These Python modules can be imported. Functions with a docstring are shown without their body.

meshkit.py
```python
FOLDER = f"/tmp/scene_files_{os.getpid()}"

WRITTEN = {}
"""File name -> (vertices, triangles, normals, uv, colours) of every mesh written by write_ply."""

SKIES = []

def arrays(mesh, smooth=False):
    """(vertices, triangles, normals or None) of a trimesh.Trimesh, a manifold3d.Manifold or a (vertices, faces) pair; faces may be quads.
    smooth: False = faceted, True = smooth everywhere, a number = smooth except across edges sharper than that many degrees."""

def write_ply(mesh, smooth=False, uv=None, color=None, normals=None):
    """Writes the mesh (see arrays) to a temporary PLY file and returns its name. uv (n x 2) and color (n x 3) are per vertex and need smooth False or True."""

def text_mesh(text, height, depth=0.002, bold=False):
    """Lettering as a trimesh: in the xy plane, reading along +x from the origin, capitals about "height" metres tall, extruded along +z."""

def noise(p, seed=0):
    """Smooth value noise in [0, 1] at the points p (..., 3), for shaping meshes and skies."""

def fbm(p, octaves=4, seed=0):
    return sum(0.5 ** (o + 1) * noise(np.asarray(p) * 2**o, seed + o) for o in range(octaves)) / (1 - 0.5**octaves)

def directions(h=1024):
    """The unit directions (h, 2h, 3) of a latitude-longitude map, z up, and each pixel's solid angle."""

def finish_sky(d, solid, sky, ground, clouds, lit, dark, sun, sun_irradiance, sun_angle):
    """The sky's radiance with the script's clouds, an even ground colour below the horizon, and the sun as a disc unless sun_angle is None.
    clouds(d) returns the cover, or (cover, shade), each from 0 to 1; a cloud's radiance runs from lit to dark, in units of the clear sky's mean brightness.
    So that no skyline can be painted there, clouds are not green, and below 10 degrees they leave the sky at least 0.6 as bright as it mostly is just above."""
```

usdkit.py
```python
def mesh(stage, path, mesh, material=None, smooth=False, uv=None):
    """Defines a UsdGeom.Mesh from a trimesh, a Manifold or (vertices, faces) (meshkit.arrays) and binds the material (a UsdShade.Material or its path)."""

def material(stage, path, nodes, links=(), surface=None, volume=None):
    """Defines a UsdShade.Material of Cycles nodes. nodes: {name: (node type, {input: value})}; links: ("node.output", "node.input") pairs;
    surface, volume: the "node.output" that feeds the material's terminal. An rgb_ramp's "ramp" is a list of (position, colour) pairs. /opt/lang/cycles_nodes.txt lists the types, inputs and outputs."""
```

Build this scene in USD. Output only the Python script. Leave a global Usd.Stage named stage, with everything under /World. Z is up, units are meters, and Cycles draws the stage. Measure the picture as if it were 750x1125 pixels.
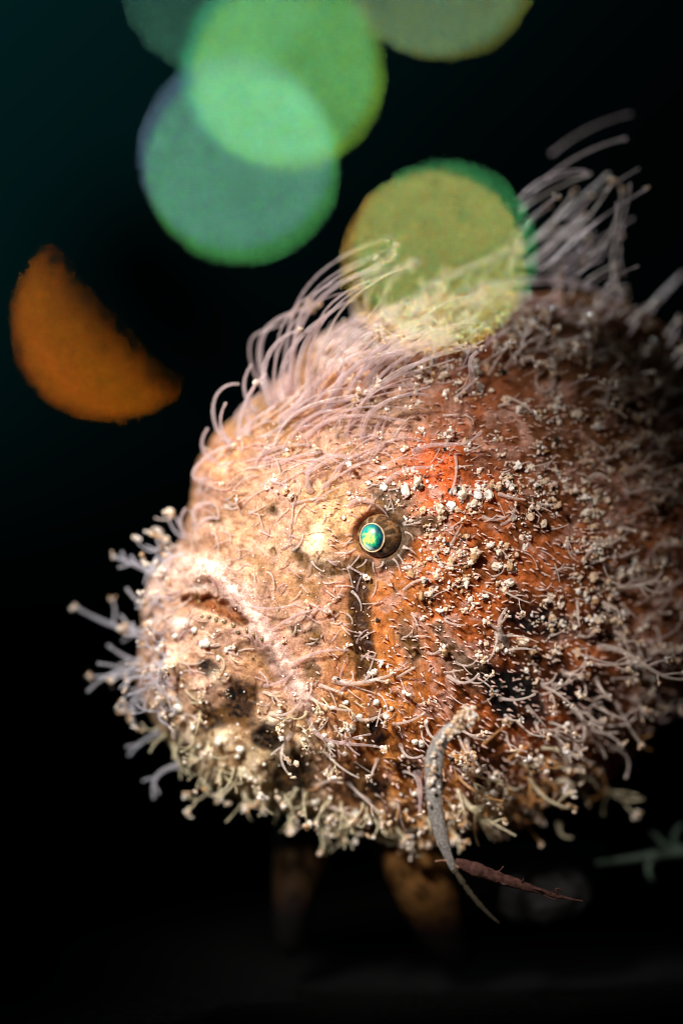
import math, random
import numpy as np, trimesh, usdkit
from meshkit import noise, fbm
from pxr import Usd, UsdGeom, UsdLux, UsdShade, Gf, Sdf, Vt

stage = Usd.Stage.CreateInMemory()
UsdGeom.Xform.Define(stage, '/World')
UsdGeom.Scope.Define(stage, '/World/Looks')
rng = np.random.default_rng(11)
random.seed(11)

# ---------------------------------------------------------------- camera: a macro lens 35 cm from the fish
D = 0.35                      # metres to the plane of focus (the eye)
PX = 1e-4                     # one picture unit at the plane of focus = 0.1 mm
APERTURE = 24.0               # millimetres across the lens opening
cam = UsdGeom.Camera.Define(stage, '/World/camera')
cam.CreateFocalLengthAttr(50.0)
cam.CreateHorizontalApertureAttr(50.0 * 750 * PX / D)
cam.CreateFStopAttr(50.0 / APERTURE)
cam.CreateFocusDistanceAttr(D)
cam.CreateClippingRangeAttr((0.005, 100.0))
cam.CreateExposureAttr(0.0)
cam.AddTranslateOp().Set((0, -D, 0))
cam.AddRotateXOp().Set(90)

def at(p):
    """(u, v, w) in tenths of a millimetre, w towards the lens, to metres."""
    p = np.atleast_2d(np.asarray(p, float))
    y = -p[:, 2] * PX
    k = PX * (D + y) / D
    return np.stack([(p[:, 0] - 375) * k, y, (562 - p[:, 1]) * k], 1)

# ---------------------------------------------------------------- light: deep dim water, one snooted strobe, one weak back strobe
W = lambda n: '/World/Looks/' + n
water_light = usdkit.material(stage, W('deep_water'), {
    'tc': ('texture_coordinate', {}),
    'dot': ('vector_math', {'math_type': 'dot_product', 'vector2': (-0.62, 0.35, 0.70)}),
    'mr': ('map_range', {'range_type': 'smoothstep', 'from_min': 0.15, 'from_max': 0.78, 'to_min': 0.0, 'to_max': 1.0, 'clamp': True}),
    'ramp': ('rgb_ramp', {'ramp': [(0.0, (0.0, 0.0, 0.0)), (0.35, (0.0003, 0.0012, 0.0013)), (1.0, (0.001, 0.024, 0.025))]}),
    'bg': ('background_shader', {'strength': 1.0}),
}, [('tc.generated', 'dot.vector1'), ('dot.value', 'mr.value'), ('mr.result', 'ramp.fac'), ('ramp.color', 'bg.color')], surface='bg.background')
dome = UsdLux.DomeLight.Define(stage, '/World/sky')
dome.CreateIntensityAttr(1.0)
UsdShade.MaterialBindingAPI.Apply(dome.GetPrim()).Bind(water_light)
dome.GetPrim().SetCustomDataByKey('kind', 'structure')

def aim(light, eye, target):
    m = Gf.Matrix4d().SetLookAt(Gf.Vec3d(*map(float, eye)), Gf.Vec3d(*map(float, target)), Gf.Vec3d(0, 0, 1)).GetInverse()
    UsdGeom.Xformable(light).AddTransformOp().Set(m)

def spot(name, eye, target, power, angle, soft, radius, color):
    s = UsdLux.SphereLight.Define(stage, '/World/' + name)
    s.CreateRadiusAttr(radius)
    s.CreateIntensityAttr(power)
    s.CreateNormalizeAttr(True)
    s.CreateColorAttr(Gf.Vec3f(*color))
    sh = UsdLux.ShapingAPI.Apply(s.GetPrim())
    sh.CreateShapingConeAngleAttr(angle)
    sh.CreateShapingConeSoftnessAttr(soft)
    aim(s, eye, target)
    return s

spot('key_strobe', (-0.095, -0.19, 0.135), at((322, 640, 0))[0], 3.1, 8.5, 1.0, 0.014, (1.0, 0.92, 0.87))
spot('back_strobe', (-0.06, 0.10, 0.16), at((440, 400, -80))[0], 0.75, 19.0, 1.0, 0.008, (0.9, 0.95, 1.0))

# ---------------------------------------------------------------- helpers: prims
NAMES = {}
ORIGIN = {}
def numbered(path):
    n = NAMES.get(path, 0)
    NAMES[path] = n + 1
    return path if n == 0 else f'{path}_{n:03d}'

def tag(prim, label=None, cat=None, group=None, kind=None):
    for k, v in (('label', label), ('category', cat), ('group', group), ('kind', kind)):
        if v:
            prim.SetCustomDataByKey(k, v)
    return prim

def thing(name, label, cat, origin, group=None):
    path = numbered('/World/' + name)
    x = UsdGeom.Xform.Define(stage, path)
    x.AddTranslateOp().Set(Gf.Vec3d(*map(float, origin)))
    ORIGIN[path] = np.asarray(origin, float)
    return tag(x.GetPrim(), label, cat, group)

def obj(name, mesh, mat, parent=None, smooth=True, tint=None):
    base = str(parent.GetPath()) if parent else '/World'
    path = numbered(f'{base}/{name}')
    v, f = (np.array(mesh.vertices), np.array(mesh.faces)) if hasattr(mesh, 'vertices') else (np.asarray(mesh[0], float), np.asarray(mesh[1]))
    o = np.zeros(3)
    for k, c in ORIGIN.items():
        if base == k or base.startswith(k + '/'):
            o = c
    m = usdkit.mesh(stage, path, (v - o, f), mat, smooth=smooth)
    if tint is not None:
        UsdGeom.PrimvarsAPI(m).CreatePrimvar('tint', Sdf.ValueTypeNames.Color3fArray, 'vertex').Set(Vt.Vec3fArray.FromNumpy(np.asarray(tint, np.float32)))
    return m.GetPrim()

def join(meshes):
    vs, fs, n = [], [], 0
    for v, f in meshes:
        vs.append(v); fs.append(np.asarray(f) + n); n += len(v)
    return np.vstack(vs), np.vstack(fs)

# ---------------------------------------------------------------- helpers: materials
def skin_like(name, rough, sss, spec=0.5, bump=0.25, scale=5200):
    return usdkit.material(stage, W(name), {
        'a': ('attribute', {'attribute': 'tint'}),
        'g': ('geometry', {}),
        'n1': ('noise_texture', {'scale': float(scale), 'detail': 4.0, 'roughness': 0.65}),
        'n2': ('noise_texture', {'scale': float(scale) * 0.24, 'detail': 3.0, 'roughness': 0.6}),
        'r1': ('rgb_ramp', {'ramp': [(0.28, (0.50, 0.42, 0.36)), (0.5, (0.98, 0.96, 0.93)), (0.72, (1.5, 1.45, 1.35))]}),
        'r2': ('rgb_ramp', {'ramp': [(0.30, (0.70, 0.62, 0.52)), (0.5, (1, 1, 1)), (0.7, (1.25, 1.2, 1.15))]}),
        'm1': ('mix_color', {'blend_type': 'multiply', 'fac': 1.0}),
        'm2': ('mix_color', {'blend_type': 'multiply', 'fac': 1.0}),
        'b': ('bump', {'strength': bump, 'distance': 0.00025}),
        'p': ('principled_bsdf', {'roughness': rough, 'specular_ior_level': spec, 'subsurface_weight': sss, 'subsurface_scale': 0.00035,
                                  'subsurface_radius': (1.0, 0.42, 0.22), 'coat_weight': 0.0}),
    }, [('g.position', 'n1.vector'), ('g.position', 'n2.vector'), ('n1.fac', 'r1.fac'), ('n2.fac', 'r2.fac'), ('a.color', 'm1.a'), ('r1.color', 'm1.b'),
        ('m1.result', 'm2.a'), ('r2.color', 'm2.b'), ('m2.result', 'p.base_color'), ('n1.fac', 'b.height'), ('b.normal', 'p.normal')], surface='p.BSDF')

SKIN = skin_like('frogfish_skin', 0.32, 0.30, spec=0.08, bump=0.28)

def flesh(name, color, clear, translucent=0.5, rough=0.12):
    """Thin watery skin: part see-through, part scattering light from behind."""
    return usdkit.material(stage, W(name), {
        'g': ('geometry', {}),
        'n': ('noise_texture', {'scale': 2600.0, 'detail': 2.0}),
        'r': ('rgb_ramp', {'ramp': [(0.3, tuple(0.72 * c for c in color)), (0.7, tuple(min(1, 1.15 * c) for c in color))]}),
        'p': ('principled_bsdf', {'roughness': rough, 'specular_ior_level': 0.45}),
        't': ('translucent_bsdf', {}),
        'mx': ('mix_closure', {'fac': translucent}),
        'tr': ('transparent_bsdf', {'color': (0.97, 0.95, 0.95)}),
        'lw': ('layer_weight', {'blend': 0.35}),
        'mr': ('map_range', {'from_min': 0.0, 'from_max': 1.0, 'to_min': clear, 'to_max': clear * 0.25}),
        'm2': ('mix_closure', {}),
    }, [('g.position', 'n.vector'), ('n.fac', 'r.fac'), ('r.color', 'p.base_color'), ('r.color', 't.color'), ('p.BSDF', 'mx.closure1'), ('t.BSDF', 'mx.closure2'),
        ('lw.facing', 'mr.value'), ('mr.result', 'm2.fac'), ('mx.closure', 'm2.closure1'), ('tr.BSDF', 'm2.closure2')], surface='m2.closure')

PINK = flesh('pink_filament', (0.86, 0.70, 0.68), 0.76)
PALE = flesh('pale_filament', (0.92, 0.78, 0.70), 0.60)
CREAM = flesh('cream_filament', (0.95, 0.84, 0.60), 0.56)
BLUISH = flesh('bluish_filament', (0.78, 0.78, 0.84), 0.66)
AMBER = flesh('amber_filament', (0.80, 0.46, 0.18), 0.52)

def plain(name, color, rough=0.5, var=0.3, scale=1500, spec=0.06, **kw):
    lo, hi = tuple(c * (1 - var) for c in color), tuple(min(1, c * (1 + var)) for c in color)
    return usdkit.material(stage, W(name), {
        'g': ('geometry', {}), 'n': ('noise_texture', {'scale': float(scale), 'detail': 4.0}),
        'r': ('rgb_ramp', {'ramp': [(0.3, lo), (0.7, hi)]}),
        'b': ('bump', {'strength': 0.4, 'distance': 0.0003}),
        'p': ('principled_bsdf', dict({'roughness': rough, 'specular_ior_level': spec}, **kw)),
    }, [('g.position', 'n.vector'), ('n.fac', 'r.fac'), ('r.color', 'p.base_color'), ('n.fac', 'b.height'), ('b.normal', 'p.normal')], surface='p.BSDF')

GRAIN = usdkit.material(stage, W('sand_grain'), {
    'g': ('attribute', {'attribute': 'tint'}),
    'r': ('rgb_ramp', {'ramp': [(0.0, (0.03, 0.025, 0.02)), (0.03, (0.05, 0.04, 0.03)), (0.04, (0.62, 0.40, 0.20)), (0.3, (0.88, 0.70, 0.50)), (0.6, (0.95, 0.86, 0.74)), (1.0, (0.98, 0.96, 0.93))]}),
    'p': ('principled_bsdf', {'roughness': 0.12, 'specular_ior_level': 0.5}),
    't': ('translucent_bsdf', {}), 'm': ('mix_closure', {'fac': 0.45}),
}, [('g.fac', 'r.fac'), ('r.color', 'p.base_color'), ('r.color', 't.color'), ('p.BSDF', 'm.closure1'), ('t.BSDF', 'm.closure2')], surface='m.closure')

# ---------------------------------------------------------------- the fish: its body
C0 = np.array([400.0, 640.0])
OUTLINE = np.array([(160, 664), (172, 634), (188, 612), (200, 597), (202, 572), (210, 548), (214, 520), (226, 492), (246, 468), (266, 450), (288, 428), (316, 402),
                    (345, 372), (380, 352), (420, 340), (470, 328), (530, 322), (590, 318), (650, 322), (710, 345), (765, 395), (800, 470), (812, 560), (800, 650),
                    (772, 730), (735, 790), (690, 838), (640, 870), (590, 890), (540, 905), (490, 918), (440, 922), (390, 915), (340, 905), (290, 890), (240, 868), (205, 840),
                    (176, 808), (158, 775), (152, 738), (154, 700)], float)

def closed_spline(p, n):
    q = np.vstack([p[-3:], p, p[:3]])
    d = np.r_[0, np.cumsum(np.linalg.norm(np.diff(q, axis=0), axis=1))]
    from scipy.interpolate import CubicSpline
    t = np.linspace(d[3], d[3 + len(p)], n, endpoint=False)
    return CubicSpline(d, q)(t)

_o = closed_spline(OUTLINE, 3000)
_th = np.arctan2(_o[:, 1] - C0[1], _o[:, 0] - C0[0])
_r = np.linalg.norm(_o - C0, axis=1)
_k = np.argsort(_th)
_th, _r = _th[_k], _r[_k]
def R_exact(theta):
    base = np.interp(theta, _th, _r, period=2 * np.pi)
    n = fbm(np.stack([np.cos(theta) * 5 + 9, np.sin(theta) * 5 + 9, theta * 0], -1), 4, 3) - 0.5
    return base + 24 * n

_tt = np.linspace(-np.pi, np.pi, 8001)
_tr = R_exact(_tt)
def R(theta):
    return np.interp(theta, _tt, _tr)

W0, WT = -140.0, 146.0
def seg_dist(u, v, pts):
    """Distance to a polyline and the place along it, 0 to 1."""
    pts = np.asarray(pts, float)
    best, where = np.full(np.shape(u), 1e9), np.zeros(np.shape(u))
    n = len(pts) - 1
    for i in range(n):
        a, b = pts[i], pts[i + 1]
        d = b - a
        t = np.clip(((u - a[0]) * d[0] + (v - a[1]) * d[1]) / (d @ d), 0, 1)
        e = np.hypot(u - a[0] - t * d[0], v - a[1] - t * d[1])
        m = e < best
        best, where = np.where(m, e, best), np.where(m, (i + t) / n, where)
    return best, where

def blob(u, v, x, y, a, b=None, rot=0.0, p=2):
    b = b or a
    c, s = math.cos(math.radians(rot)), math.sin(math.radians(rot))
    du, dv = u - x, v - y
    q = ((du * c + dv * s) / a) ** 2 + ((-du * s + dv * c) / b) ** 2
    return np.exp(-q ** (p / 2))

LIP = [(160, 660), (178, 634), (205, 624), (238, 630), (258, 650)]
MAXILLA = [(225, 626), (252, 640), (272, 668), (292, 700), (312, 735), (336, 772)]
MOUTH = [(206, 658), (228, 661), (252, 671), (266, 684)]
JAWFOLD = [(262, 690), (284, 718), (305, 750)]
JAW = [(168, 694), (196, 686), (226, 680), (258, 690), (288, 706)]
BARS = [[(398, 622), (393, 660), (398, 700), (403, 738)]]
BUMPS = [(226, 584, 19, 17), (240, 520, 26, 20), (268, 482, 22, 18), (305, 450, 25, 20), (372, 412, 34, 24), (415, 400, 24, 12), (197, 686, 14, 9), (188, 725, 20, 9), (215, 760, 18, 10),
         (184, 770, 16, 8), (240, 745, 15, 8), (245, 812, 16, 11), (205, 810, 18, 9), (280, 845, 18, 9), (235, 850, 16, 9), (300, 790, 13, 8), (335, 815, 13, 7), (352, 880, 18, 8), (432, 888, 14, 9),
         (345, 560, 26, 9), (330, 520, 28, 11), (290, 545, 24, 9), (300, 620, 26, 5), (352, 596, 18, 6), (575, 560, 42, 14), (640, 620, 45, 16), (560, 470, 40, 8), (640, 440, 45, 12), (500, 410, 40, 10),
         (600, 800, 34, 9), (520, 880, 20, 12), (660, 730, 40, 16), (470, 650, 24, 5), (545, 690, 22, 6), (440, 800, 26, 5), (380, 800, 24, 6)]

def relief(u, v):
    h = np.zeros(np.shape(u))
    for x, y, r, k in BUMPS:
        h += k * blob(u, v, x, y, r)
    d, t = seg_dist(u, v, LIP); h += 6 * np.exp(-(d / 13) ** 2)
    d, t = seg_dist(u, v, MAXILLA); h += (18 - 8 * t) * np.exp(-(d / 12) ** 2)
    Pm = np.stack([u, v, u * 0], -1); d, t = seg_dist(u + 14 * (fbm(Pm / 12.0, 3, 33) - 0.5), v + 16 * (fbm(Pm / 10.0, 3, 34) - 0.5), MOUTH); h -= 14 * np.exp(-(d / 6.0) ** 2.4)
    d, t = seg_dist(u, v, JAWFOLD); h -= 12 * np.exp(-(d / 12) ** 2)
    d, t = seg_dist(u, v, JAW); h += 11 * np.exp(-(d / 12) ** 2)
    e = np.hypot(u - 416, (v - 588) * 1.02)
    h += 6 * np.exp(-((e - 31) / 7) ** 2) - 12 * np.exp(-(e / 25) ** 4)
    d, t = seg_dist(u, v, BARS[0]); h -= 4 * np.exp(-(d / 11) ** 4)
    P = np.stack([u, v, u * 0], -1)
    h += 16 * (fbm(P / 70.0, 3, 5) - 0.5) + 5 * (fbm(P / 19.0, 3, 8) - 0.5) * (0.5 + 0.8 * smooth(420, 560, u) + 0.5 * smooth(720, 800, v))
    h += 1.5 * (fbm(P / 6.0, 2, 12) - 0.5) * (0.7 + smooth(360, 520, u))
    h += 2.6 * smooth(0.50, 0.72, fbm(P / 13.0, 2, 17)) * (0.4 + 0.6 * smooth(300, 200, u) + 0.4 * smooth(650, 760, v))
    return h

def smooth(a, b, x):
    t = np.clip((x - a) / (b - a), 0, 1)
    return t * t * (3 - 2 * t)

def base_w(u, v):
    d = np.hypot(u - C0[0], v - C0[1])
    rho = np.clip(d / R(np.arctan2(v - C0[1], u - C0[0])), 0, 1)
    lean = 0.30 * np.maximum(0, u - 500) + 0.14 * np.maximum(0, 540 - v) + 0.05 * np.maximum(0, v - 800)
    return W0 + WT * np.maximum(0, 1 - rho ** 2.3) ** 0.55 - lean * (1 - 0.3 * rho), rho

_gu, _gv = np.meshgrid(np.arange(90, 860.0), np.arange(280, 960.0), indexing='ij')
GRID = base_w(_gu, _gv)[0] + relief(_gu, _gv)
from scipy.ndimage import map_coordinates
def surf(u, v):
    """The skin at picture place (u, v): point (u, v, w) and outward normal, in tenths of a millimetre."""
    u, v = np.atleast_1d(np.asarray(u, float)), np.atleast_1d(np.asarray(v, float))
    e = 3.0
    d = np.hypot(u - C0[0], v - C0[1]); th = np.arctan2(v - C0[1], u - C0[0]); m = np.minimum(1, 0.985 * R(th) / np.maximum(d, 1e-6))
    u, v = C0[0] + (u - C0[0]) * m, C0[1] + (v - C0[1]) * m
    f = lambda a, b: map_coordinates(GRID, [a - 90, b - 280], order=1, mode='nearest')
    w = f(u, v)
    n = np.stack([-(f(u + e, v) - f(u - e, v)) / (2 * e), -(f(u, v + e) - f(u, v - e)) / (2 * e), np.ones_like(w)], 1)
    n /= np.linalg.norm(n, axis=1, keepdims=True)
    return np.stack([u, v, w], 1), n

def lerp(a, b, t):
    return a + (np.asarray(b) - a) * t[..., None]

DARK = [(265, 773, 17, 25, -8), (294, 810, 17, 14, 30), (322, 851, 24, 26, 0), (238, 790, 15, 14, 0), (403, 862, 24, 20, 10), (532, 838, 24, 28, 0), (590, 682, 36, 20, 15), (598, 736, 28, 22, 20),
        (566, 770, 26, 34, -40), (412, 805, 13, 20, 0), (478, 858, 10, 22, 0), (640, 770, 30, 20, 30), (230, 735, 12, 10, 0), (660, 690, 25, 18, 0), (560, 760, 22, 40, -50), (450, 845, 12, 10, 0), (350, 905, 20, 12, 0)]
OLIVE = [(452, 708, 12, 26, -28), (501, 724, 12, 30, -38), (465, 577, 24, 11, -5), (362, 622, 26, 12, -8), (330, 612, 9, 16, -25), (345, 697, 8, 13, -10), (324, 692, 7, 10, 0), (300, 560, 9, 6, 0),
         (344, 734, 9, 11, 0), (300, 605, 6, 5, 0), (430, 545, 26, 14, 20), (480, 690, 9, 7, 0), (236, 572, 8, 8, 0), (520, 740, 14, 20, -38)]

def skin_color(u, v):
    P = np.stack([u, v, u * 0], -1)
    wob = (fbm(P / 14.0, 3, 21) - 0.5)
    wu, wv = u + 20 * wob, v + 20 * (fbm(P / 14.0, 3, 31) - 0.5)
    c = np.broadcast_to(np.array([0.50, 0.325, 0.245]), (*np.shape(u), 3)).copy()
    c = lerp(c, (0.52, 0.20, 0.055), smooth(320, 430, wu) * smooth(470, 600, wv))
    c = lerp(c, (0.44, 0.125, 0.035), smooth(430, 500, wu) * 0.8)
    c = lerp(c, (0.62, 0.14, 0.03), blob(wu, wv, 490, 522, 62, 44, 0, 3))
    c = lerp(c, (0.56, 0.24, 0.06), blob(wu, wv, 400, 770, 80, 60) * 0.7)
    c = lerp(c, (0.50, 0.25, 0.06), blob(wu, wv, 500, 860, 90, 40) * 0.7)
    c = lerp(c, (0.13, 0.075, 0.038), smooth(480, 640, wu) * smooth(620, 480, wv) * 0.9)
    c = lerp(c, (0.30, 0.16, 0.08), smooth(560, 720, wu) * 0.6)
    c = lerp(c, (0.60, 0.52, 0.33), smooth(745, 830, wv) * smooth(400, 300, wu))
    c = lerp(c, (0.52, 0.36, 0.16), smooth(860, 905, wv) * smooth(330, 430, wu))
    c = lerp(c, (0.58, 0.36, 0.20), (fbm(P / 45.0, 3, 44) > 0.55) * 0.35 * smooth(420, 330, u))
    c = lerp(c, (0.42, 0.25, 0.10), smooth(0.50, 0.66, fbm(P / 26.0, 4, 47)) * 0.7 * smooth(460, 360, u) * smooth(780, 720, v))
    c = lerp(c, (0.62, 0.42, 0.36), smooth(0.55, 0.66, fbm(P / 17.0, 3, 51)) * 0.65 * smooth(380, 430, u))     # pink lacing on the cheek
    c = lerp(c, (0.20, 0.08, 0.03), smooth(0.56, 0.70, fbm(P / 21.0, 3, 57)) * 0.6 * smooth(470, 560, u))
    c = lerp(c, (0.72, 0.54, 0.42), blob(wu, wv, 205, 680, 62, 70, 0, 3) * 0.75)
    c = lerp(c, (0.66, 0.46, 0.33), blob(wu, wv, 270, 590, 60, 70) * 0.45)
    c = lerp(c, (0.80, 0.48, 0.26), blob(wu, wv, 372, 412, 45, 35) * 0.8)
    c = lerp(c, (1.25, 0.95, 0.62), blob(wu, wv, 388, 420, 13, 18, 20))  # hot highlight at the crest base, painted into the skin colour
    c = lerp(c, (0.85, 0.44, 0.24), blob(wu, wv, 240, 505, 28, 26) * 0.8)  # bright glow on the forehead lump, painted in as well
    c = lerp(c, (0.30, 0.21, 0.12), blob(wu, wv, 420, 450, 55, 22) * 0.7)
    c = lerp(c, (1.35, 1.15, 0.75), blob(wu, wv, 354, 590, 15, 27, 15, 3) * 0.97)
    c = lerp(c, (0.72, 0.50, 0.25), blob(wu, wv, 364, 562, 34, 28) * 0.75)
    d, t = seg_dist(wu, wv, LIP); c = lerp(c, (0.90, 0.74, 0.68), np.exp(-(d / 17) ** 2) * 0.75)
    d, t = seg_dist(u + 5 * wob, v, MAXILLA); c = lerp(c, (0.92, 0.74, 0.70), np.exp(-(d / 13) ** 4) * 0.9)
    d, t = seg_dist(u * 0.5 + wu * 0.5, v * 0.5 + wv * 0.5, MOUTH); c = lerp(c, (0.24, 0.10, 0.04), np.exp(-(d / 7) ** 4))
    c = lerp(c, (0.88, 0.82, 0.78), blob(u, v, 218, 644, 11, 4, 4, 4))
    c = lerp(c, (0.60, 0.56, 0.68), blob(u, v, 197, 686, 12, 9, -30))
    for x, y, a, b, r in OLIVE:
        k = blob(wu * 0.5 + u * 0.5, wv * 0.5 + v * 0.5, x, y, a + 2.5, b + 2.5, r, 5)
        c = lerp(c, (0.66, 0.54, 0.44), k * 0.5)
        k = blob(wu * 0.5 + u * 0.5, wv * 0.5 + v * 0.5, x, y, a, b, r, 6)
        c = lerp(c, (0.062, 0.034, 0.008), k * (0.72 + 0.28 * smooth(0.4, 0.6, fbm(P / 5.0, 2, 71))))
    d, t = seg_dist(u * 0.5 + wu * 0.5, v, BARS[0])
    c = lerp(c, (0.040, 0.020, 0.005), np.exp(-(d / 13.5) ** 6) * 0.98)
    for x, y, a, b, r in DARK:
        k = blob(wu * 0.6 + u * 0.4, wv * 0.6 + v * 0.4, x, y, a * 1.15, b * 1.15, r, 9)
        c = lerp(c, (0.008, 0.004, 0.003), k * (0.90 + 0.10 * smooth(0.4, 0.6, fbm(P / 4.0, 2, 73))))
    for x, y, r, k in BUMPS[6:19]:
        c = lerp(c, (1.3, 1.2, 0.98), blob(u, v, x, y, r * 0.55) * 0.85)
    e = np.hypot(u - 416, v - 588)
    c = lerp(c, (0.10, 0.075, 0.05), smooth(43, 33, e) * smooth(405, 425, u))
    # fine pepper
    c = lerp(c, (0.22, 0.12, 0.05), (noise(P / 2.6, 91) > 0.80) * 0.45 * smooth(480, 380, u))
    c = lerp(c, (0.15, 0.055, 0.02), smooth(0.53, 0.66, fbm(P / 30.0, 4, 97)) * 0.75 * smooth(430, 520, u))
    c = lerp(c, (0.24, 0.14, 0.05), smooth(0.54, 0.68, fbm(P / 12.0, 4, 99)) * 0.55 * smooth(500, 400, u))
    c = c * (0.50 + 0.9 * fbm(P / 7.0, 3, 95))[..., None]
    # skin is duller than what grows on it
    return np.clip(c * 0.72 * np.array([1.02, 0.90, 0.86]), 0.008, 0.92)

NT, NR, NB = 1100, 360, 60
theta = np.linspace(-np.pi, np.pi, NT, endpoint=False)
rho = np.sin(np.linspace(0.004, np.pi / 2, NR)) ** 1.0
RR = R(theta)
U = C0[0] + rho[:, None] * (RR * np.cos(theta))[None]
V = C0[1] + rho[:, None] * (RR * np.sin(theta))[None]
Wd, _ = base_w(U, V)
edge = smooth(1.0, 0.93, rho)[:, None]
Wd = Wd + relief(U, V) * edge
front = np.stack([U, V, Wd], -1)
phi = np.linspace(np.pi / 2, np.pi, NB + 1)[1:]
backs = []
for a in phi:
    k = math.sin(a)
    backs.append(np.stack([C0[0] + 40 * (1 - k) + k * (RR * np.cos(theta)), C0[1] + k * (RR * np.sin(theta)), np.interp(theta, theta, Wd[-1]) + 0 * theta + 170 * math.cos(a)], -1))
grid = np.concatenate([front, np.array(backs)], 0)
nr = len(grid)
i, j = np.meshgrid(np.arange(nr - 1), np.arange(NT), indexing='ij')
q = np.stack([i * NT + j, i * NT + (j + 1) % NT, (i + 1) * NT + (j + 1) % NT, (i + 1) * NT + j], -1).reshape(-1, 4)
faces = np.vstack([q[:, [0, 1, 2]], q[:, [0, 2, 3]]])
tip0, tip1 = front[0].mean(0), grid[-1].mean(0)
verts = np.vstack([grid.reshape(-1, 3), tip0[None], tip1[None]])
n0 = nr * NT
jj = np.arange(NT)
faces = np.vstack([faces, np.stack([np.full(NT, n0), (jj + 1) % NT, jj], 1), np.stack([np.full(NT, n0 + 1), (nr - 1) * NT + jj, (nr - 1) * NT + (jj + 1) % NT], 1)])
bodyw = at(verts)
tm = trimesh.Trimesh(bodyw, faces, process=False)
if tm.volume < 0:
    faces = faces[:, ::-1]
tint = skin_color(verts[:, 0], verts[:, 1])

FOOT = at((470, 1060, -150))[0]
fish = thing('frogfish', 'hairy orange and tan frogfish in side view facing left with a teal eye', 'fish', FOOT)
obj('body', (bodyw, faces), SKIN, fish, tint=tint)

# ---------------------------------------------------------------- helpers: filaments
from scipy.interpolate import CubicSpline
def curve(pts, n):
    pts = np.asarray(pts, float)
    d = np.r_[0, np.cumsum(np.linalg.norm(np.diff(pts, axis=0), axis=1))]
    if len(pts) == 2:
        return np.array([pts[0] + (pts[1] - pts[0]) * t for t in np.linspace(0, 1, n)])
    return CubicSpline(d, pts)(np.linspace(0, d[-1], n))

def tube(path, rad, sides=8):
    """A closed tapering tube in tenths of a millimetre, returned in metres."""
    p = np.asarray(path, float)
    rad = np.asarray(rad, float)
    t = np.gradient(p, axis=0)
    t /= np.linalg.norm(t, axis=1, keepdims=True) + 1e-9
    a = np.zeros_like(p)
    ref = np.array([0.3, 0.2, 0.93])
    for k in range(len(p)):
        x = ref - t[k] * (ref @ t[k])
        x /= np.linalg.norm(x) + 1e-9
        a[k] = x
        ref = x
    b = np.cross(t, a)
    ang = np.arange(sides) * 2 * np.pi / sides
    ring = p[:, None] + rad[:, None, None] * (np.cos(ang)[None, :, None] * a[:, None] + np.sin(ang)[None, :, None] * b[:, None])
    n = len(p)
    v = np.vstack([ring.reshape(-1, 3), p[:1] - t[:1] * rad[0] * 0.5, p[-1:] + t[-1:] * rad[-1] * 0.8])
    i, j = np.meshgrid(np.arange(n - 1), np.arange(sides), indexing='ij')
    q = np.stack([i * sides + j, i * sides + (j + 1) % sides, (i + 1) * sides + (j + 1) % sides, (i + 1) * sides + j], -1).reshape(-1, 4)
    s = np.arange(sides)
    f = np.vstack([q[:, [0, 1, 2]], q[:, [0, 2, 3]], np.stack([np.full(sides, n * sides), (s + 1) % sides, s], 1),
                   np.stack([np.full(sides, n * sides + 1), (n - 1) * sides + s, (n - 1) * sides + (s + 1) % sides], 1)])
    return at(v), f[:, ::-1]

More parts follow.
